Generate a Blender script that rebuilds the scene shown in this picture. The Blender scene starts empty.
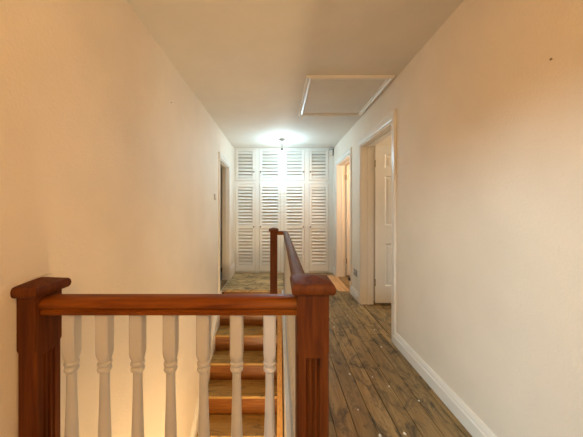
import bpy, bmesh, math, random
from mathutils import Vector, Matrix
random.seed(7)
S = bpy.context.scene
COL = S.collection

# ------------------------------------------------------------ camera, world, lights, exposure
F, VX, VY, EYE = 260.0, 279.0, 210.0, 1.21          # focal length in pixels, vanishing point, eye height
cd = bpy.data.cameras.new('camera'); cam = bpy.data.objects.new('camera', cd); COL.objects.link(cam)
cd.sensor_width = 36.0; cd.lens = 36.0 * F / 583.0
cd.shift_x = (291.5 - VX) / 583.0; cd.shift_y = -(218.5 - VY) / 583.0
cd.clip_start = 0.02
cam.location = (0, 0, EYE); cam.rotation_euler = (math.pi / 2, 0, 0)
S.camera = cam
w = bpy.data.worlds.new('world'); S.world = w; w.use_nodes = True
w.node_tree.nodes['Background'].inputs[0].default_value = (1.0, 0.86, 0.70, 1)
w.node_tree.nodes['Background'].inputs[1].default_value = 0.05
S.view_settings.view_transform = 'Standard'; S.view_settings.look = 'None'
S.view_settings.gamma = 1.0; S.view_settings.use_curve_mapping = False
S.view_settings.exposure = 0.06

def aim(o, target):
    o.rotation_euler = (Vector(target) - o.location).to_track_quat('-Z', 'Y').to_euler()
def area(name, loc, target, sx, sy, col, e):
    l = bpy.data.lights.new(name, 'AREA'); l.shape = 'RECTANGLE'; l.size = sx; l.size_y = sy
    l.color = col; l.energy = e
    o = bpy.data.objects.new(name, l); COL.objects.link(o); o.location = loc; aim(o, target); return o
def point(name, loc, col, e, r=0.05):
    l = bpy.data.lights.new(name, 'POINT'); l.color = col; l.energy = e; l.shadow_soft_size = r
    o = bpy.data.objects.new(name, l); COL.objects.link(o); o.location = loc; return o
# warm lamp on the landing behind the photographer
point('landing_lamp_light', (0.18, -0.90, 2.0), (1.0, 0.525, 0.14), 54, 0.16)
# daylight from the window of the room behind, through the open doorway on the left
area('daylight', (-2.6, -3.3, 2.55), (1.05, 1.35, 1.0), 1.2, 0.42, (0.58, 0.87, 1.0), 340)
# hall lamp at the foot of the stairs
area('downstairs_light', (-0.10, 1.10, -1.25), (-0.80, 3.3, 0.1), 0.25, 0.5, (1.0, 0.70, 0.36), 31)
# lamp in the far bedroom, daylight from the near bedroom, then two added fills
point('far_bedroom_lamp_light', (1.75, 3.95, 1.75), (1.0, 0.62, 0.33), 28, 0.1)
area('near_bedroom_daylight', (2.9, 3.02, 1.62), (-0.866, 2.65, 1.25), 0.5, 0.9, (1.0, 0.86, 0.66), 21)
area('rear_fill_light', (0.1, -2.40, 1.45), (0.05, 1.0, 1.2), 0.9, 1.0, (0.72, 0.90, 1.0), 8)  # unseen cool fill from behind, added to neutralise the baluster fronts
point('near_bedroom_fill_light', (2.1, 2.3, 1.9), (1.0, 0.70, 0.45), 3, 0.1)  # small unseen warm fill added for the open near door

# ------------------------------------------------------------ materials
def mat(name, col=(0.8, 0.8, 0.8), rough=0.5, spec=0.5):
    m = bpy.data.materials.new(name); m.use_nodes = True
    b = m.node_tree.nodes['Principled BSDF']
    b.inputs['Base Color'].default_value = (*col, 1); b.inputs['Roughness'].default_value = rough
    b.inputs['Specular IOR Level'].default_value = spec
    return m
class NT:
    def __init__(s, m): s.t = m.node_tree; s.b = s.t.nodes['Principled BSDF']
    def n(s, typ, **kw):
        nd = s.t.nodes.new(typ)
        for k, v in kw.items():
            if k in nd.inputs: nd.inputs[k].default_value = v
            else: setattr(nd, k, v)
        return nd
    def l(s, a, ai, b, bi): s.t.links.new(a.outputs[ai], b.inputs[bi])
    def coords(s, scale):
        tc = s.n('ShaderNodeTexCoord'); mp = s.n('ShaderNodeMapping'); mp.inputs['Scale'].default_value = scale
        s.l(tc, 'Object', mp, 'Vector'); return mp
    def noise(s, mp, scale, detail=4, rough=0.55, dist=0.0):
        nd = s.n('ShaderNodeTexNoise'); nd.inputs['Scale'].default_value = scale
        nd.inputs['Detail'].default_value = detail; nd.inputs['Roughness'].default_value = rough
        nd.inputs['Distortion'].default_value = dist
        s.l(mp, 'Vector', nd, 'Vector'); return nd
    def ramp(s, src, out, stops):
        r = s.n('ShaderNodeValToRGB'); e = r.color_ramp.elements
        while len(e) < len(stops): e.new(0.5)
        for el, (p, c) in zip(e, stops): el.position = p; el.color = (*c, 1)
        s.l(src, out, r, 'Fac'); return r
    def mix(s, a, ao, b, bo, fac=None, fo=None, f=0.5, mode='MIX'):
        m = s.n('ShaderNodeMixRGB'); m.blend_type = mode; m.inputs['Fac'].default_value = f
        if fac: s.l(fac, fo, m, 'Fac')
        if isinstance(a, tuple): m.inputs['Color1'].default_value = (*a, 1)
        else: s.l(a, ao, m, 'Color1')
        if isinstance(b, tuple): m.inputs['Color2'].default_value = (*b, 1)
        else: s.l(b, bo, m, 'Color2')
        return m
    def bump(s, src, out, strength, dist):
        bp = s.n('ShaderNodeBump'); bp.inputs['Strength'].default_value = strength; bp.inputs['Distance'].default_value = dist
        s.l(src, out, bp, 'Height'); s.l(bp, 'Normal', s.b, 'Normal')

def painted(name, col, rough, bscale=0.0, bstr=0.0, bdist=0.002, var=0.04):
    m = mat(name, col, rough, 0.35); k = NT(m)
    mp = k.coords((1, 1, 1)); n1 = k.noise(mp, 2.3, 3)
    lo = tuple(c * (1 - var) for c in col); hi = tuple(min(1, c * (1 + var)) for c in col)
    r = k.ramp(n1, 'Fac', [(0.3, lo), (0.7, hi)]); k.l(r, 'Color', k.b, 'Base Color')
    if bscale:
        n2 = k.noise(mp, bscale, 3, 0.6); k.bump(n2, 'Fac', bstr, bdist)
    return m
def wood(name, dark, mid, light, axis, rough=0.35, stretch=14, scale=3.2, per_island=0.0, bump=0.15, coat=0.0):
    m = mat(name, mid, rough, 0.5); k = NT(m)
    sc = [stretch] * 3; sc[axis] = 1.0
    mp = k.coords(tuple(sc)); n1 = k.noise(mp, scale, 6, 0.62, 0.6)
    r = k.ramp(n1, 'Fac', [(0.28, dark), (0.5, mid), (0.74, light)])
    last = r
    if per_island:
        g = k.n('ShaderNodeNewGeometry')
        rr = k.ramp(g, 'Random Per Island', [(0.0, (1 - per_island,) * 3), (1.0, (1 + per_island * 0.6,) * 3)])
        last = k.mix(r, 'Color', rr, 'Color', f=1.0, mode='MULTIPLY')
    k.l(last, 'Color', k.b, 'Base Color'); k.bump(n1, 'Fac', bump, 0.002)
    if coat: k.b.inputs['Coat Weight'].default_value = coat; k.b.inputs['Coat Roughness'].default_value = 0.18
    return m
def old_boards(name, dark, mid, light, axis, stain=(0.045, 0.036, 0.026), amount=0.60, per_island=0.22):
    m = mat(name, mid, 0.55, 0.4); k = NT(m)
    sc = [11.0] * 3; sc[axis] = 0.9
    mp = k.coords(tuple(sc)); n1 = k.noise(mp, 3.0, 7, 0.66, 0.7)
    r = k.ramp(n1, 'Fac', [(0.26, dark), (0.5, mid), (0.76, light)])
    g = k.n('ShaderNodeNewGeometry')
    rr = k.ramp(g, 'Random Per Island', [(0.0, (1 - per_island,) * 3), (0.5, (1.0, 0.98, 0.93)), (1.0, (1 + per_island * 0.7,) * 3)])
    a = k.mix(r, 'Color', rr, 'Color', f=1.0, mode='MULTIPLY')
    s2 = [4.2] * 3; s2[axis] = 2.0
    mp2 = k.coords(tuple(s2)); n2 = k.noise(mp2, 2.4, 8, 0.68, 1.2)
    st = k.ramp(n2, 'Fac', [(amount - 0.08, (0, 0, 0)), (amount + 0.07, (0.85,) * 3)])
    b = k.mix(a, 'Color', stain, None, st, 'Color')
    mp3 = k.coords((1, 1, 1)); v = k.noise(mp3, 75, 2, 0.5)
    sp = k.ramp(v, 'Fac', [(0.735, (0, 0, 0)), (0.755, (0.8,) * 3)])
    c = k.mix(b, 'Color', (0.62, 0.58, 0.50), None, sp, 'Color')
    k.l(c, 'Color', k.b, 'Base Color'); k.bump(n1, 'Fac', 0.35, 0.003)
    return m

M = {}
M['wall'] = painted('cream_woodchip_wallpaper', (0.80, 0.715, 0.60), 0.62, 80, 0.5, 0.004)
M['wallp'] = painted('cream_emulsion', (0.80, 0.715, 0.60), 0.65, 40, 0.12, 0.003)
M['ceil'] = painted('ceiling_emulsion', (0.74, 0.695, 0.62), 0.75, 30, 0.15, 0.003)
M['white'] = painted('white_gloss_paint', (0.80, 0.76, 0.69), 0.32, 18, 0.06, 0.002, 0.03)
M['cup'] = painted('cream_cupboard_paint', (0.82, 0.81, 0.755), 0.50, 22, 0.06, 0.002, 0.03)
M['cupback'] = painted('cupboard_louvre_backing', (0.62, 0.56, 0.45), 0.7)
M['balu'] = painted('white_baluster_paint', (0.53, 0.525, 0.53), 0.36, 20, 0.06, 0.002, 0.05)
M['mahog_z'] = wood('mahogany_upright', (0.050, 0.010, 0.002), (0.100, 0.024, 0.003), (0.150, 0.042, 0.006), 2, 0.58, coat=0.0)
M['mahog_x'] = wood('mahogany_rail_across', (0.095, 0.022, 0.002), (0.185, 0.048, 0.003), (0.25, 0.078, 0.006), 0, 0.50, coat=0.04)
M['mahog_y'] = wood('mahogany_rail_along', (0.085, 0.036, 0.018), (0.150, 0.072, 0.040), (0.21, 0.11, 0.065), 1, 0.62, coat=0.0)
M['boards'] = old_boards('weathered_floorboards', (0.145, 0.090, 0.036), (0.285, 0.187, 0.079), (0.41, 0.285, 0.135), 1, amount=0.565)
M['boards_x'] = old_boards('scuffed_far_floorboards', (0.34, 0.235, 0.105), (0.55, 0.395, 0.19), (0.66, 0.50, 0.27), 0, (0.05, 0.04, 0.022), 0.55)
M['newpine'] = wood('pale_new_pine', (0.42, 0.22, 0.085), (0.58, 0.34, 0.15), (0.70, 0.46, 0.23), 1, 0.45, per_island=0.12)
M['pine_y'] = wood('varnished_pine_string', (0.42, 0.20, 0.06), (0.58, 0.31, 0.10), (0.68, 0.40, 0.15), 1, 0.4)
M['riser'] = wood('orange_varnished_riser', (0.12, 0.033, 0.003), (0.215, 0.068, 0.006), (0.31, 0.112, 0.013), 0, 0.35, per_island=0.15)
M['tread'] = old_boards('worn_stair_tread', (0.26, 0.15, 0.038), (0.40, 0.24, 0.065), (0.52, 0.33, 0.11), 0, (0.12, 0.085, 0.04), 0.60)
M['dark'] = mat('dark_underfloor', (0.02, 0.015, 0.01), 0.9)
M['metal'] = mat('dull_metal', (0.22, 0.20, 0.17), 0.38); NT(M['metal']).b.inputs['Metallic'].default_value = 0.8
M['brass'] = mat('aged_brass', (0.25, 0.18, 0.09), 0.4); NT(M['brass']).b.inputs['Metallic'].default_value = 0.8
M['plastic'] = mat('white_plastic', (0.78, 0.74, 0.66), 0.4)
M['beige'] = mat('aged_beige_plastic', (0.50, 0.42, 0.33), 0.45)
M['grey'] = mat('dark_grey_plastic', (0.06, 0.055, 0.05), 0.5)
M['midgrey'] = mat('grey_plastic', (0.30, 0.29, 0.27), 0.5)
M['flake'] = mat('dried_white_paint', (0.80, 0.76, 0.68), 0.7)
M['plaster'] = painted('bare_plaster', (0.66, 0.60, 0.52), 0.85, 60, 0.4, 0.003)

for q in ('mahog_z', 'mahog_x', 'mahog_y'): NT(M[q]).b.inputs['Specular IOR Level'].default_value = 0.16

# ------------------------------------------------------------ mesh helpers
def bm_(): return bmesh.new()
def box(bm, x0, x1, y0, y1, z0, z1, bev=0.0):
    t = bmesh.new()
    vs = [t.verts.new(p) for p in ((x0,y0,z0),(x1,y0,z0),(x1,y1,z0),(x0,y1,z0),(x0,y0,z1),(x1,y0,z1),(x1,y1,z1),(x0,y1,z1))]
    for f in ((3,2,1,0),(4,5,6,7),(0,1,5,4),(1,2,6,5),(2,3,7,6),(3,0,4,7)): t.faces.new([vs[i] for i in f])
    if bev: bmesh.ops.bevel(t, geom=t.edges[:], offset=bev, segments=2, profile=0.7, affect='EDGES')
    merge(bm, t)
def merge(bm, t, mtx=None):
    if mtx: bmesh.ops.transform(t, matrix=mtx, verts=t.verts)
    me = bpy.data.meshes.new('tmp'); t.to_mesh(me); t.free(); bm.from_mesh(me); bpy.data.meshes.remove(me)
def loft(bm, rings, closed=True, cap=True):
    R = [[bm.verts.new(p) for p in r] for r in rings]; n = len(R[0])
    for a, b in zip(R, R[1:]):
        for i in range(n if closed else n - 1):
            j = (i + 1) % n; bm.faces.new((a[i], a[j], b[j], b[i]))
    if cap:
        bm.faces.new(R[0][::-1]); bm.faces.new(R[-1])
def prism(bm, prof, axis, a, b):
    """extrude a closed 2-D profile along an axis from a to b"""
    def P(u, v, t): return ((t, u, v) if axis == 0 else (u, t, v) if axis == 1 else (u, v, t))
    loft(bm, [[P(u, v, a) for u, v in prof], [P(u, v, b) for u, v in prof]])
def lathe(bm, cx, cy, prof, n=20):
    loft(bm, [[(cx + r * math.cos(2*math.pi*i/n), cy + r * math.sin(2*math.pi*i/n), z) for i in range(n)] for r, z in prof])
def obj(name, bm, m, parent=None, smooth=False, angle=40):
    bmesh.ops.recalc_face_normals(bm, faces=bm.faces[:])
    me = bpy.data.meshes.new(name); bm.to_mesh(me); bm.free()
    me.materials.append(M[m] if isinstance(m, str) else m)
    if smooth:
        me.polygons.foreach_set('use_smooth', [True] * len(me.polygons))
        me.set_sharp_from_angle(angle=math.radians(angle))
    o = bpy.data.objects.new(name, me); COL.objects.link(o)
    if parent:
        o.parent = parent; o.matrix_parent_inverse = Matrix.Translation(parent_world(parent)).inverted()
    return o
def parent_world(p):
    v = Vector((0, 0, 0))
    if p.type == 'EMPTY': v = v + p.location
    return v
def tag(o, label, cat, group=None):
    o['label'] = label; o['category'] = cat
    if group: o['group'] = group
    return o
def thing(name, label, cat, loc=(0, 0, 0), group=None):
    o = bpy.data.objects.new(name, None); COL.objects.link(o); o.location = loc; o.empty_display_size = 0.1
    return tag(o, label, cat, group)
def struct(name, bm, m, parent=None, **kw):
    o = obj(name, bm, m, parent, **kw); o['kind'] = 'structure'; return o

XL, XR, H, YB = -0.866, 1.050, 2.40, 5.00        # left wall, right wall, ceiling, cupboard front
YBACK, LOW = -2.2, -2.86
TW, TL = 0.16, 0.118                                        # wall thickness
# ------------------------------------------------------------ setting: floor
bm = bm_()
edges = [0.079 + 0.115 * k for k in range(0, 10)]
def run(bm, x0, x1, y0, y1, gap=0.0045):
    y = y0
    cuts = [y0]
    while True:
        y += random.uniform(1.5, 3.2)
        if y > y1 - 0.5: break
        cuts.append(y)
    cuts.append(y1)
    for a, b in zip(cuts, cuts[1:]):
        dz = random.uniform(-0.002, 0.0)
        box(bm, x0 + gap/2, x1 - gap/2, a + 0.001, b - 0.001, -0.022, dz, 0.0015)
for k in range(9):
    x0, x1 = edges[k], edges[k + 1]
    if k == 8: x1 = XR + 0.02
    if k >= 7:                                    # patched with new pine at the far doorway
        run(bm, x0, x1, YBACK, 3.88); run(bm, x0, x1, 4.84, YB + 0.05)
    else:
        run(bm, x0, x1, YBACK, YB + 0.05)
xs = 0.079
while xs > XL:
    run(bm, max(xs - 0.115, XL), xs, YBACK, 0.855); xs -= 0.115
struct('floor', bm, 'boards')
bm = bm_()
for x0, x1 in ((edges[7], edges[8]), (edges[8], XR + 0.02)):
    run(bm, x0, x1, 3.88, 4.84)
struct('floor_patch', bm, 'newpine')  # new pine boards, colour also lightened to carry the far room's light spill
bm = bm_()                                        # boards across the head of the stairs
y = 3.95
while y < YB + 0.05:
    y1 = min(y + 0.118, YB + 0.05)
    box(bm, XL, 0.077, y + 0.002, y1 - 0.002, -0.022, random.uniform(-0.002, 0), 0.0015); y += 0.118
struct('floor_stairhead', bm, 'boards_x')
bm = bm_()
box(bm, 0.06, XR + TW, YBACK, 5.6, -0.16, -0.024); box(bm, XL, 0.06, YBACK, 0.85, -0.16, -0.024); box(bm, XL, 0.06, 3.95, 5.6, -0.16, -0.024)
struct('floor_underside', bm, 'dark')
bm = bm_(); box(bm, XL - TW, 3.2, YBACK - 0.1, 5.7, LOW - 0.1, LOW); struct('floor_downstairs', bm, 'newpine')

# ------------------------------------------------------------ setting: walls with openings
def wall_x(bm, x0, x1, y0, y1, z0, z1, openings):
    """wall slab thick in x, doorway openings = (ya, yb, head)"""
    y = y0
    for ya, yb, head in sorted(openings):
        box(bm, x0, x1, y, ya, z0, z1); box(bm, x0, x1, ya, yb, head, z1)
        if z0 < -0.5: box(bm, x0, x1, ya, yb, z0, -0.024)
        y = yb
    box(bm, x0, x1, y, y1, z0, z1)
LD = (3.79, 4.52, 1.965)                           # left doorway
R1 = (2.405, 3.34, 2.04); R2 = (3.82, 4.73, 2.04)
BD = (-1.75, -0.75, 2.06)                         # doorway behind the photographer
bm = bm_(); wall_x(bm, XL - TL, XL, YBACK, 5.6, LOW, H, [BD, LD]); struct('wall_left', bm, 'wall')
bm = bm_(); wall_x(bm, XR, XR + TW, YBACK, 5.6, -0.16, H, [R1, R2]); struct('wall_right', bm, 'wall')
bm = bm_(); wx0, wx1, wz0, wz1 = -0.35, 0.55, 0.95, 1.95
box(bm, XL, wx0, YBACK - 0.1, YBACK, LOW, H); box(bm, wx1, XR, YBACK - 0.1, YBACK, LOW, H)
box(bm, wx0, wx1, YBACK - 0.1, YBACK, LOW, wz0); box(bm, wx0, wx1, YBACK - 0.1, YBACK, wz1, H); struct('wall_back', bm, 'wall')
bm = bm_()
for a, b_, c, d in ((wx0, wx0 + .05, wz0, wz1), (wx1 - .05, wx1, wz0, wz1), (wx0, wx1, wz0, wz0 + .05), (wx0, wx1, wz1 - .05, wz1), (0.085, 0.115, wz0, wz1)):
    box(bm, a, b_, YBACK - 0.08, YBACK - 0.02, c, d, 0.004)
box(bm, wx0 - .04, wx1 + .04, YBACK - 0.02, YBACK + 0.08, wz0 - 0.03, wz0, 0.004)
struct('added_window_1', bm, 'white')  # unseen window, added around the rear fill light
bm = bm_(); box(bm, XL - TW, XR + TW, 5.5, 5.6, LOW, H); struct('wall_far', bm, 'wallp')
bm = bm_()
box(bm, 0.052, 0.15, 0.86, 5.5, LOW, -0.025); struct('wall_stairwell', bm, 'wallp')
bm = bm_(); box(bm, XL, 0.052, 0.86, 0.95, -0.30, -0.025); box(bm, 0.040, 0.078, 0.95, 3.94, -0.20, 0.0); struct('trim_1', bm, 'white')
bm = bm_(); box(bm, XL - TW, XR + TW, YBACK - 0.1, 5.7, H, H + 0.1); box(bm, -2.7, XL - TW, 2.4, 5.7, H, H + 0.1); box(bm, XR + TW, 3.2, 0.9, 5.7, H, H + 0.1); struct('ceiling', bm, 'ceil')
# rooms behind the doorways
bm = bm_(); box(bm, -2.6, -2.5, 2.6, 5.6, -0.03, H); box(bm, -2.6, XL - TL, 2.5, 2.6, -0.03, H); box(bm, -2.6, XL - TL, 5.5, 5.6, -0.03, H)
struct('wall_left_bedroom', bm, 'wallp')
bm = bm_(); box(bm, 3.0, 3.1, 1.0, 5.6, -0.03, H)
box(bm, XR + TW, 3.0, 1.0, 1.1, -0.03, H); box(bm, XR + TW, 3.0, 3.50, 3.58, -0.03, H); box(bm, XR + TW, 3.0, 5.5, 5.6, -0.03, H)
struct('wall_right_bedrooms', bm, 'wallp')
bm = bm_()
for i in range(26):
    x = XR + 0.02 + i * 0.115; yy = 1.1 if x > XR + TW else None
    if x + .115 > XR + TW: box(bm, max(x, XR + TW) + 0.002, x + 0.113, 1.1, 5.5, -0.024, -0.002, 0.001)
box(bm, XR + 0.021, XR + TW, R1[0] + .02, R1[1] - .02, -0.024, 0.004, 0.003); box(bm, XR + 0.021, XR + TW, R2[0] + .02, R2[1] - .02, -0.024, 0.004, 0.003)
for i in range(14):
    x = -2.5 + i * 0.115
    box(bm, x + 0.002, min(x + 0.113, XL), (2.6 if x < XL - TW - .1 else LD[0] + .02), (5.5 if x < XL - TW - .1 else LD[1] - .02), -0.024, -0.002, 0.001)
struct('floor_bedrooms', bm, 'boards')

# ------------------------------------------------------------ setting: skirting, door linings and casings
def skirt_prof(h, d, side):
    """profile (x offset from the wall, z)"""
    p = [(0, 0), (d, 0), (d, h - 0.040), (d * 0.72, h - 0.032), (d * 0.72, h - 0.024), (d * 0.55, h - 0.012), (d * 0.30, h), (0, h)]
    return [(side * a, z) for a, z in p]
CW, CT = 0.075, 0.018
bm = bm_()
def skr(y0, y1): prism(bm, [(XR + a, z + 0.006) for a, z in skirt_prof(0.112, 0.022, -1)], 1, y0, y1)
skr(YBACK, R1[0] - CW); skr(R1[1] + CW, R2[0] - CW); skr(R2[1] + CW, YB)
struct('baseboard_right', bm, 'white')
bm = bm_()
def skl(y0, y1, h=0.20): prism(bm, [(XL + a, z) for a, z in skirt_prof(h, 0.022, 1)], 1, y0, y1)
skl(YBACK, BD[0] - CW); skl(BD[1] + CW, 0.85); skl(LD[1] + CW, YB)
struct('baseboard_left', bm, 'white')
def doorcase(n, xw, side, ya, yb, head, TW=TW):
    """casing on the landing face, lining through the wall, door stop"""
    t = bm_()
    def cp(a):   # moulded casing profile across its width
        return [(0, 0), (0, CT * 0.55), (0.010, CT * 0.75), (CW - 0.018, CT * 0.8), (CW - 0.012, CT), (CW - 0.003, CT), (CW, CT * 0.8), (CW, 0)]
    def X(d): return xw + side * d
    pr = cp(0)
    # left/right legs and head with mitred corners: sweep a U shape
    path = []
    for (u, d) in pr: path.append((u, d))
    def ring(kind):
        if kind == 0: return [(X(d), ya - u, 0.0) for u, d in pr]
        if kind == 1: return [(X(d), ya - u, head + u) for u, d in pr]
        if kind == 2: return [(X(d), yb + u, head + u) for u, d in pr]
        return [(X(d), yb + u, 0.0) for u, d in pr]
    loft(t, [ring(0), ring(1), ring(2), ring(3)])
    o = struct('trim_%d' % n, t, 'white')
    t = bm_(); L = 0.018
    a0, a1 = (xw, xw - side * TW)
    lo, hi = min(a0, a1) , max(a0, a1)
    box(t, lo, hi, ya, ya + L, 0, head); box(t, lo, hi, yb - L, yb, 0, head); box(t, lo, hi, ya + L, yb - L, head - L, head)
    mid = xw - side * (TW - 0.05); s0, s1 = sorted((mid, mid + side * 0.03))
    box(t, s0, s1, ya + L, ya + L + .012, 0, head - L); box(t, s0, s1, yb - L - .012, yb - L, 0, head - L); box(t, s0, s1, ya + L, yb - L, head - L - .012, head - L)
    struct('trim_%d' % (n + 1), t, 'white')
doorcase(2, XL, 1, *LD, TW=TL); doorcase(4, XR, -1, *R1); doorcase(6, XR, -1, *R2)
# plinth where the floor of the doorway meets the linings is the boards themselves

# six-panel door leaf opened into the room, hinge on the far jamb; face towards the camera
def door_leaf(n, x0, yb, width, top, gap=0.035):
    t = bm_(); th = 0.036
    y1 = yb - 0.02; y0 = y1 - th
    st, mu = 0.122, 0.10
    cols = [(x0 + st, x0 + width / 2 - mu / 2), (x0 + width / 2 + mu / 2, x0 + width - st)]
    rows = [(0.25, 0.785), (1.015, 1.640), (1.738, 1.916)]
    # stiles, muntin, rails
    zb, zt = gap, top
    box(t, x0, x0 + st, y0, y1, zb, zt); box(t, x0 + width - st, x0 + width, y0, y1, zb, zt)
    box(t, cols[0][1], cols[1][0], y0, y1, zb, zt)
    zs = [zb] + [v for r in rows for v in r] + [zt]
    for i in range(0, len(zs), 2):
        for c in cols: box(t, c[0], c[1], y0, y1, zs[i], zs[i + 1])
    for c in cols:
        for r in rows:
            # sunk raised-and-fielded panel with sloped margins
            a = [(c[0], r[0]), (c[1], r[0]), (c[1], r[1]), (c[0], r[1])]
            def rect(ins): return [(c[0] + ins, r[0] + ins), (c[1] - ins, r[0] + ins), (c[1] - ins, r[1] - ins), (c[0] + ins, r[1] - ins)]
            R = [[(x, y, z) for x, z in rect(i)] for i, y in ((0, y0), (0.012, y0 + 0.010), (0.028, y0 + 0.010), (0.045, y0 + 0.004))]
            loft(t, R, cap=False); t.faces.new([t.verts.new(p) for p in R[-1]])
            box(t, c[0], c[1], y0 + 0.014, y1 - 0.010, r[0], r[1])
    o = struct('door_%d' % n, t, 'white')
    h = bm_()
    lathe(h, 0, 0, [(0.026, 0), (0.026, 0.006), (0.009, 0.008), (0.009, 0.035), (0.022, 0.040), (0.027, 0.052), (0.022, 0.064), (0.008, 0.068)], 16)
    bmesh.ops.transform(h, matrix=Matrix.Translation((x0 + width - 0.06, y0, 1.0)) @ Matrix.Rotation(math.pi / 2, 4, 'X'), verts=h.verts)
    obj('door_knob', h, 'brass', o, smooth=True)
    for zz in (0.25, 1.75):
        h = bm_(); lathe(h, x0 - 0.004, y0 - 0.003, [(0.006, zz), (0.006, zz + 0.09)], 10); obj('hinge', h, 'brass', o, smooth=True)
door_leaf(1, XR + TW + 0.008, R1[1], 0.90, 2.02)
door_leaf(2, XR + TW + 0.008, R2[1], 0.86, 2.02)

# ------------------------------------------------------------ staircase
RISE, GO, Y0 = 0.215, 0.26, 3.93
SL, SR = XL + 0.026, -0.022
stair = thing('staircase', 'bare varnished wooden staircase descending beside the cream left wall', 'staircase', (-0.43, Y0, 0))
for k in range(0, 13):
    zt = -k * RISE; yk = Y0 - k * GO                 # nosing of step k
    t = bm_()
    if k == 0:
        box(t, SL - 0.024, 0.038, yk - 0.004, yk + 0.018, zt - 0.030, zt + 0.002, 0.008)
        o = obj('landing_nosing', t, 'boards_x', stair)
    else:
        if yk + 0.0 < 0.9: break
        box(t, SL, SR, yk - 0.004, yk + GO + 0.018, zt - 0.028, zt, 0.009)
        obj('tread', t, 'tread', stair)
    t = bm_(); box(t, SL, SR, yk + 0.018, yk + 0.034, zt - RISE, zt - 0.029)
    obj('riser', t, 'riser', stair)
# strings: sloping boards on both sides
def string(name, x0, x1, up, down, m, mould=False):
    t = bm_()
    ya, yb = (LD[0] - CW - 0.002 if mould else Y0 - 0.02), 0.95
    def z(y): return -(Y0 - y) / GO * RISE
    lo = [(yb, z(yb) - down), (ya, z(ya) - down), (ya, z(ya) + up), (yb, z(yb) + up)]
    prism(t, lo, 0, x0, x1)
    if mould:
        q = [(yb, z(yb) + up - .005), (ya, z(ya) + up - .005), (ya, z(ya) + up + .022), (yb, z(yb) + up + .022)]
        prism(t, q, 0, x0, x0 + 0.012)
        q = [(yb, z(yb) + up - .045), (ya, z(ya) + up - .045), (ya, z(ya) + up - .03), (yb, z(yb) + up - .03)]
        prism(t, q, 0, x1 - 0.002, x1 + 0.006)
    return obj(name, t, m, stair)
string('wall_string', XL + 0.001, XL + 0.026, 0.15, 0.30, 'white', True)['label'] = 'white painted sloping skirting on the wall side of the stairs'
string('outer_string', SR + 0.001, 0.038, 0.035, 0.28, 'pine_y')['label'] = 'pale pine outer stair string'

# ------------------------------------------------------------ balustrade
NW = 0.105; NY = 0.856 + NW / 2; NX = 0.060 + NW / 2
bal = thing('stair_balustrade', 'mahogany stair balustrade with white turned balusters around the stairwell', 'balustrade', (NX, NY, 0))
def newel(bm, xa, xb, ya, yb, z0, zsq, ztop, faces, flutes=3):
    """square block above, stop-chamfered fluted shaft below; faces = sides carrying flutes"""
    ch = 0.007; fw, sp = 0.0115, 0.0175
    def ring(z, c, d):
        pts = []
        def side(p, q, flute):
            dx, dy = q[0] - p[0], q[1] - p[1]; L = math.hypot(dx, dy); ux, uy = dx / L, dy / L
            nx, ny = -uy, ux                               # inward for counter-clockwise rings
            def at(s, dep): pts.append((p[0] + ux * s + nx * dep, p[1] + uy * s + ny * dep, z))
            at(c, 0)
            if flute:
                for i in range(flutes):
                    m = L / 2 + (i - (flutes - 1) / 2) * sp
                    for a in (-1, -0.72, 0, 0.72, 1): at(m + a * fw / 2, d * (1 - a * a) ** 0.5 if abs(a) < 1 else 0)
            at(L - c, 0)
        C = [(xa, ya), (xb, ya), (xb, yb), (xa, yb)]
        for i, nm in enumerate(('front', 'right', 'back', 'left')):
            side(C[i], C[(i + 1) % 4], nm in faces)
        return pts
    D = 0.010
    rings = [ring(z0, ch, D), ring(zsq - 0.055, ch, D), ring(zsq - 0.030, ch, D)]
    for f in (0.9, 0.7, 0.4, 0.0): rings.append(ring(zsq - 0.030 + 0.010 * (1 - f), ch, D * f))
    rings += [ring(zsq - 0.008, ch, 0), ring(zsq, 0.0008, 0), ring(ztop, 0.0008, 0)]
    loft(bm, rings)
def cap(bm, xa, xb, ya, yb, z0, o=0.0195, flush_left=False):
    def ring(e, z):
        l = xa if flush_left else xa - e
        return [(l, ya - e, z), (xb + e, ya - e, z), (xb + e, yb + e, z), (l, yb + e, z)]
    rs = [ring(o * 0.2, z0)]
    for a in range(7):
        th = -math.pi / 2 + a * math.pi / 6
        rs.append(ring(o - 0.010 + 0.010 * math.cos(th), z0 + 0.020 + 0.018 * math.sin(th)))
    rs.append(ring(o - 0.016, z0 + 0.0395))
    cx, cy = (xa + xb) / 2, (ya + yb) / 2
    top = [(cx + (p[0] - cx) * 0.12 , cy + (p[1] - cy) * 0.12, z0 + 0.054) for p in ring(o, 0)]
    rs.append(top); loft(bm, rs)
ZC = 0.930
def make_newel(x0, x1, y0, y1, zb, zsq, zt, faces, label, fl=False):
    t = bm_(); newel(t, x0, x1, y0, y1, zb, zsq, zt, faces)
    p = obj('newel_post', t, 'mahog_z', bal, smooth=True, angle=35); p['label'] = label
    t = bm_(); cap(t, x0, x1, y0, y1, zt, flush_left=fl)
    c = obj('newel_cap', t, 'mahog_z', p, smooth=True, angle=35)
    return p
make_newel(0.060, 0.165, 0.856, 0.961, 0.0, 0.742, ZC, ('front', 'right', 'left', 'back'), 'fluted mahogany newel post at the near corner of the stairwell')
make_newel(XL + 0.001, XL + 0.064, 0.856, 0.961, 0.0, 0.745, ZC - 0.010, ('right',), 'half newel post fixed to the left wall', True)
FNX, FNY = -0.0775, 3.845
make_newel(FNX - 0.0525, FNX + 0.0525, FNY - 0.0525, FNY + 0.0525, -0.214, -0.10, 0.897, (), 'plain dark newel post at the head of the stairs')
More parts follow.
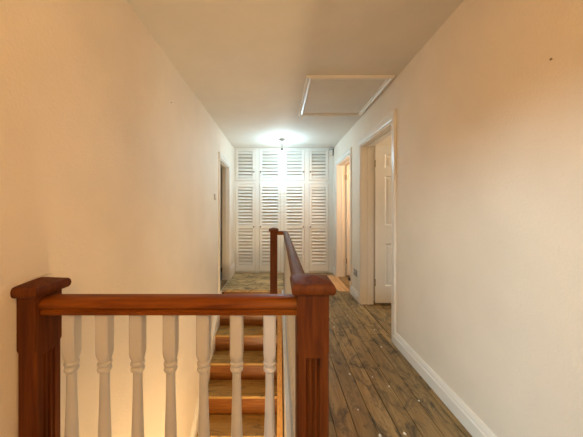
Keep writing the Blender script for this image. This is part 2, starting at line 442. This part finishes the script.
# handrails
def rail_prof(wd, z0, z1):
    h = z1 - z0; w2 = wd / 2
    half = [(w2 * 0.80, 0), (w2 * 0.86, h * 0.10), (w2 * 0.86, h * 0.22), (w2 * 0.74, h * 0.30), (w2 * 0.80, h * 0.36), (w2 * 0.98, h * 0.48), (w2, h * 0.62), (w2 * 0.92, h * 0.78), (w2 * 0.70, h * 0.92), (w2 * 0.36, h)]
    return [(a, z0 + b) for a, b in half] + [(-a, z0 + b) for a, b in reversed(half)]
RZ0, RZ1 = 0.855, 0.912
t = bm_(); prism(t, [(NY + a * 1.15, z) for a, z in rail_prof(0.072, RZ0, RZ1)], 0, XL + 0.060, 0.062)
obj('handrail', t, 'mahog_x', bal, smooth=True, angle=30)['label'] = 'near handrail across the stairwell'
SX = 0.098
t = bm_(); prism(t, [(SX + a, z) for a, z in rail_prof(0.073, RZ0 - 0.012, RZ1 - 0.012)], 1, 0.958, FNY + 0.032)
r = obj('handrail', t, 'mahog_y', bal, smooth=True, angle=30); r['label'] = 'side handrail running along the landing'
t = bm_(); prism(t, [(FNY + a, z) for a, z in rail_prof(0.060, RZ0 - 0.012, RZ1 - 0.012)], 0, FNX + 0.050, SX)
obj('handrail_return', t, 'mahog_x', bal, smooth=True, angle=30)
# base rails
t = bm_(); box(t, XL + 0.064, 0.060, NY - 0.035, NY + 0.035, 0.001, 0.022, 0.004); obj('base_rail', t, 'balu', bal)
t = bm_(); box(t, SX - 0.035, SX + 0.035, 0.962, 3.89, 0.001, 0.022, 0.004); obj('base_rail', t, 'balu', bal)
# turned balusters
def baluster_bm():
    t = bm_(); n = 24; s = 0.0215
    prof = [  # (z, radius / half width, squareness 1..0)
        (0.022, s, 1), (0.170, s, 1), (0.178, s * 0.99, 0.75), (0.190, s * 0.95, 0.0), (0.196, 0.0170, 0), (0.201, 0.0200, 0), (0.207, 0.0210, 0), (0.213, 0.0190, 0), (0.216, 0.0150, 0),
        (0.226, 0.0165, 0), (0.255, 0.0210, 0), (0.310, 0.0232, 0), (0.365, 0.0222, 0), (0.430, 0.0200, 0), (0.500, 0.0176, 0), (0.570, 0.0158, 0), (0.620, 0.0150, 0), (0.645, 0.0150, 0),
        (0.649, 0.0185, 0), (0.654, 0.0222, 0), (0.659, 0.0226, 0), (0.664, 0.0205, 0), (0.667, 0.0172, 0), (0.671, 0.0210, 0), (0.676, 0.0232, 0), (0.681, 0.0224, 0), (0.684, 0.0190, 0),
        (0.687, 0.0195, 0), (0.693, s * 0.97, 0.10), (0.700, s * 1.0, 0.45), (0.708, s, 0.8), (0.716, s, 1), (0.852, s, 1)]
    rings = []
    for z, r, q in prof:
        ring = []
        for i in range(n):
            a = 2 * math.pi * (i + 0.5) / n - math.pi / 4 * 0
            c, sn = math.cos(a), math.sin(a); k = 1 / max(abs(c), abs(sn)); kk = 1 + (min(k, 1.40) - 1) * q
            ring.append((r * c * kk, r * sn * kk, z))
        rings.append(ring)
    loft(t, rings); return t
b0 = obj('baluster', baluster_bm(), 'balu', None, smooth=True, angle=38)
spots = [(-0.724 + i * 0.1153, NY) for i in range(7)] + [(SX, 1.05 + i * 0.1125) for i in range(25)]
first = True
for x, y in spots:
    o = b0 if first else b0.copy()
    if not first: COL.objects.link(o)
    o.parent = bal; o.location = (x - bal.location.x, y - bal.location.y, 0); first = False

# ------------------------------------------------------------ louvred cupboards
cup = thing('built_in_cupboard', 'wall of cream louvred cupboards filling the far end of the landing', 'cupboard', (0.1, YB, 0))
def px(x, y, d=YB): return ((x - VX) * d / F, EYE - (y - VY) * d / F)
bays = [(235.4, 255.2), (259.4, 280.6), (283.9, 304.6), (309.0, 328.5)]
bays = [((a - VX) * YB / F, (b - VX) * YB / F) for a, b in bays]
UZ0, UZ1, LZ0, LZ1 = 1.770, 2.375, 0.025, 1.715
t = bm_(); yf, yr = YB, YB + 0.05
xsn = [XL] + [v for b in bays for v in b] + [XR]
for i in range(0, len(xsn), 2): box(t, xsn[i], xsn[i + 1], yf, yr, 0.0, H)
for a, b in bays:
    box(t, a, b, yf, yr, UZ1, H); box(t, a, b, yf, yr, LZ1, UZ0); box(t, a, b, yf + 0.006, yr, 0.0, LZ0 - 0.005)
obj('frame', t, 'cup', cup)
t = bm_(); box(t, XL, XR, yr + 0.02, yr + 0.03, 0, H); obj('back_panel', t, 'cupback', cup)
def louvre_door(x0, x1, z0, z1, panels, knob_side, kz):
    t = bm_(); g = 0.006; x0 += g; x1 -= g; z0 += g; z1 -= g
    ya, yb = YB - 0.012, YB + 0.022; st = 0.046
    box(t, x0, x0 + st, ya, yb, z0, z1, 0.003); box(t, x1 - st, x1, ya, yb, z0, z1, 0.003)
    zs = [z0] + [v for p in panels for v in p] + [z1]
    for i in range(0, len(zs), 2): box(t, x0 + st, x1 - st, ya + 0.001, yb, zs[i], zs[i + 1], 0.002)
    for p0, p1 in panels:
        n = max(3, round((p1 - p0) / 0.0625)); pitch = (p1 - p0) / n
        for i in range(n):
            zc = p0 + (i + 0.5) * pitch
            prism(t, [(ya + 0.003, zc - pitch * 0.20), (ya + 0.003, zc - pitch * 0.36), (yb + 0.004, zc + pitch * 0.30), (yb + 0.002, zc + pitch * 0.46)], 0, x0 + st - 0.003, x1 - st + 0.003)
    d = obj('louvred_door', t, 'cup', cup)
    k = bm_()
    lathe(k, 0, 0, [(0.010, 0), (0.007, 0.010), (0.012, 0.016), (0.016, 0.024), (0.012, 0.031), (0.003, 0.033)], 14)
    kx = x1 - st / 2 + 0.004 if knob_side > 0 else x0 + st / 2 - 0.004
    bmesh.ops.transform(k, matrix=Matrix.Translation((kx, ya, kz)) @ Matrix.Rotation(math.pi / 2, 4, 'X'), verts=k.verts)
    obj('knob', k, 'metal', d, smooth=True)
for i, (a, b) in enumerate(bays):
    side = 1 if i % 2 == 0 else -1
    louvre_door(a, b, UZ0, UZ1, [(1.822, 2.340)], side, 1.941)
    louvre_door(a, b, LZ0, LZ1, [(0.165, 0.856), (0.922, 1.652)], side, 0.890)

# ------------------------------------------------------------ ceiling hatch, pendant, sensor
hx0, hx1, hy0, hy1 = 0.242, 1.022, 2.295, 3.245
hatch = thing('loft_hatch', 'cream loft hatch with raised moulded frame set in the ceiling', 'hatch', ((hx0 + hx1) / 2, (hy0 + hy1) / 2, H))
t = bm_()
def hr(e, z): return [(hx0 + e, hy0 + e, z), (hx1 - e, hy0 + e, z), (hx1 - e, hy1 - e, z), (hx0 + e, hy1 - e, z)]
loft(t, [hr(0, H + .001), hr(0, H - 0.013), hr(0.008, H - 0.020), hr(0.020, H - 0.020), hr(0.026, H - 0.012), hr(0.044, H - 0.018), hr(0.050, H - 0.012), hr(0.050, H + .001)], cap=False)
obj('hatch_frame', t, 'white', hatch)
t = bm_(); box(t, hx0 + 0.053, hx1 - 0.053, hy0 + 0.053, hy1 - 0.053, H - 0.007, H - 0.001, 0.002); obj('hatch_panel', t, 'ceil', hatch)

LX, LY = 0.050, 4.36
pen = thing('pendant_light', 'bare light bulb hanging on a short cord from the ceiling rose', 'light', (LX, LY, H))
t = bm_(); lathe(t, LX, LY, [(0.050, H), (0.050, H - 0.010), (0.040, H - 0.022), (0.014, H - 0.030), (0.008, H - 0.036)], 24); obj('ceiling_rose', t, 'midgrey', pen, smooth=True)
t = bm_(); lathe(t, LX, LY, [(0.0045, H - 0.03), (0.0045, H - 0.165)], 10); obj('cord', t, 'midgrey', pen, smooth=True)
t = bm_(); lathe(t, LX, LY, [(0.008, H - 0.150), (0.016, H - 0.160), (0.018, H - 0.195), (0.015, H - 0.200)], 18); obj('bulb_holder', t, 'grey', pen, smooth=True)
mb = mat('lit_bulb', (1, 1, 1), 0.3); b = NT(mb).b
b.inputs['Emission Color'].default_value = (0.86, 0.96, 1.0, 1); b.inputs['Emission Strength'].default_value = 40
t = bm_(); prof = [(0.013, H - 0.198)] + [(0.031 * math.sin(a), H - 0.245 + 0.034 * math.cos(a)) for a in [0.55 + i * (math.pi - 0.58) / 9 for i in range(10)]]
lathe(t, LX, LY, prof, 20); bulb = obj('bulb', t, mb, pen, smooth=True)
point('bulb_light', (LX, LY, H - 0.315), (0.52, 0.82, 1.0), 21, 0.04)
sl = bpy.data.lights.new('bulb_downward_light', 'SPOT'); sl.color = (0.62, 0.86, 1.0); sl.energy = 9; sl.shadow_soft_size = 0.03
sl.spot_size = math.radians(178); sl.spot_blend = 0.6
so_ = bpy.data.objects.new('bulb_downward_light', sl); COL.objects.link(so_); so_.location = (LX, LY, H - 0.315)

sx, sz = 1.000, 2.325
sen = thing('alarm_sensor', 'small grey sensor box on the top right corner of the cupboards', 'sensor', (sx, YB, sz))
t = bm_(); box(t, sx - 0.030, sx + 0.030, YB - 0.045, YB - 0.001, sz - 0.075, sz + 0.035, 0.008); obj('housing', t, 'plastic', sen)
t = bm_(); box(t, sx - 0.038, sx + 0.038, YB - 0.055, YB - 0.001, sz + 0.030, sz + 0.045, 0.004); box(t, sx + 0.020, sx + 0.038, YB - 0.050, YB - 0.001, sz - 0.075, sz + 0.032, 0.004); obj('shaded_edges', t, 'midgrey', sen)  # dark shading on the sensor's top and right, built as grey pieces

# ------------------------------------------------------------ small wall fittings
yS = 3.50
sw = thing('light_switch', 'beige light switch on the left wall before the doorway', 'switch', (XL, yS, 1.385))
t = bm_(); box(t, XL, XL + 0.010, yS - 0.043, yS + 0.043, 1.342, 1.428, 0.003); obj('face_plate', t, 'beige', sw)
t = bm_(); box(t, XL + 0.008, XL + 0.016, yS - 0.006, yS + 0.006, 1.372, 1.398, 0.002); obj('rocker', t, 'plastic', sw)
yS, zS = 3.555, 0.355
so = thing('wall_socket', 'grey power socket on the right wall between the two doorways', 'socket', (XR, yS, zS))
t = bm_(); box(t, XR - 0.012, XR, yS - 0.060, yS + 0.060, zS - 0.043, zS + 0.043, 0.003); obj('face_plate', t, 'midgrey', so)
for d in (-0.03, 0.03):
    t = bm_(); box(t, XR - 0.017, XR - 0.011, yS + d - 0.006, yS + d + 0.006, zS + 0.012, zS + 0.028, 0.001); obj('rocker', t, 'plastic', so)
t = bm_(); box(t, XR - 0.040, XR - CT * 0.5, 3.756, 3.796, 0.185, 0.232, 0.006); obj('door_stop', t, 'grey')
tag(bpy.data.objects['door_stop'], 'small dark block fixed low on the far doorway casing', 'door stop')
def screw(x, y, z, side, label):
    t = bm_(); lathe(t, 0, 0, [(0.002, 0), (0.002, 0.003), (0.0045, 0.004), (0.004, 0.006), (0.001, 0.007)], 12)
    bmesh.ops.transform(t, matrix=Matrix.Translation((x, y, z)) @ Matrix.Rotation(side * math.pi / 2, 4, 'Y'), verts=t.verts)
    tag(obj('screw', t, 'brass', smooth=True), label, 'screw')
screw(XL, 2.08, 2.07, 1, 'small screw head high up on the left wall')
screw(XR, 1.0, 1.79, -1, 'small screw head in the right wall')
# bare plaster edge where the paint stops above the wall newel
t = bm_(); pts = [(0.862, 0.958), (0.885, 0.963), (0.915, 0.966), (0.945, 0.968), (0.975, 0.970), (0.990, 0.966)]
top = [(XL + 0.003, y, z + random.uniform(0.001, 0.005)) for y, z in pts]; botm = [(XL + 0.003, y, z - 0.002) for y, z in pts]
bk1 = [(XL - 0.001, y, z) for _, y, z in top]; bk2 = [(XL - 0.001, y, z) for _, y, z in botm]
loft(t, [bk1, top, botm, bk2], closed=False, cap=False)
struct('trim_10', t, 'plaster')

# white paint flakes on the boards
fl = [(349.7, 374.3, 9), (372.5, 377.3, 8), (389, 386.4, 8), (380, 435.5, 10), (404.6, 433.6, 10), (334, 327, 8), (381.6, 347, 9), (374.4, 330, 7), (338, 334, 6), (347, 316, 6), (402, 352, 6), (358, 410, 6), (419, 401, 7)]
for x, y, s in fl:
    d = EYE * F / (y - VY); X = (x - VX) * d / F; r = s / 1150.0
    t = bm_(); n = 8
    ra = [random.uniform(0.65, 1.15) for _ in range(n)]
    loft(t, [[(X + r * ra[i] * k * math.cos(2*math.pi*i/n), d + 1.3 * r * ra[i] * k * math.sin(2*math.pi*i/n), z) for i in range(n)] for k, z in ((1, -0.001), (0.95, 0.0025), (0.6, 0.0035))])
    tag(obj('paint_flake', t, 'flake'), 'tiny white paint flake on the bare floorboards', 'paint flake', 'white paint flakes on the floorboards')
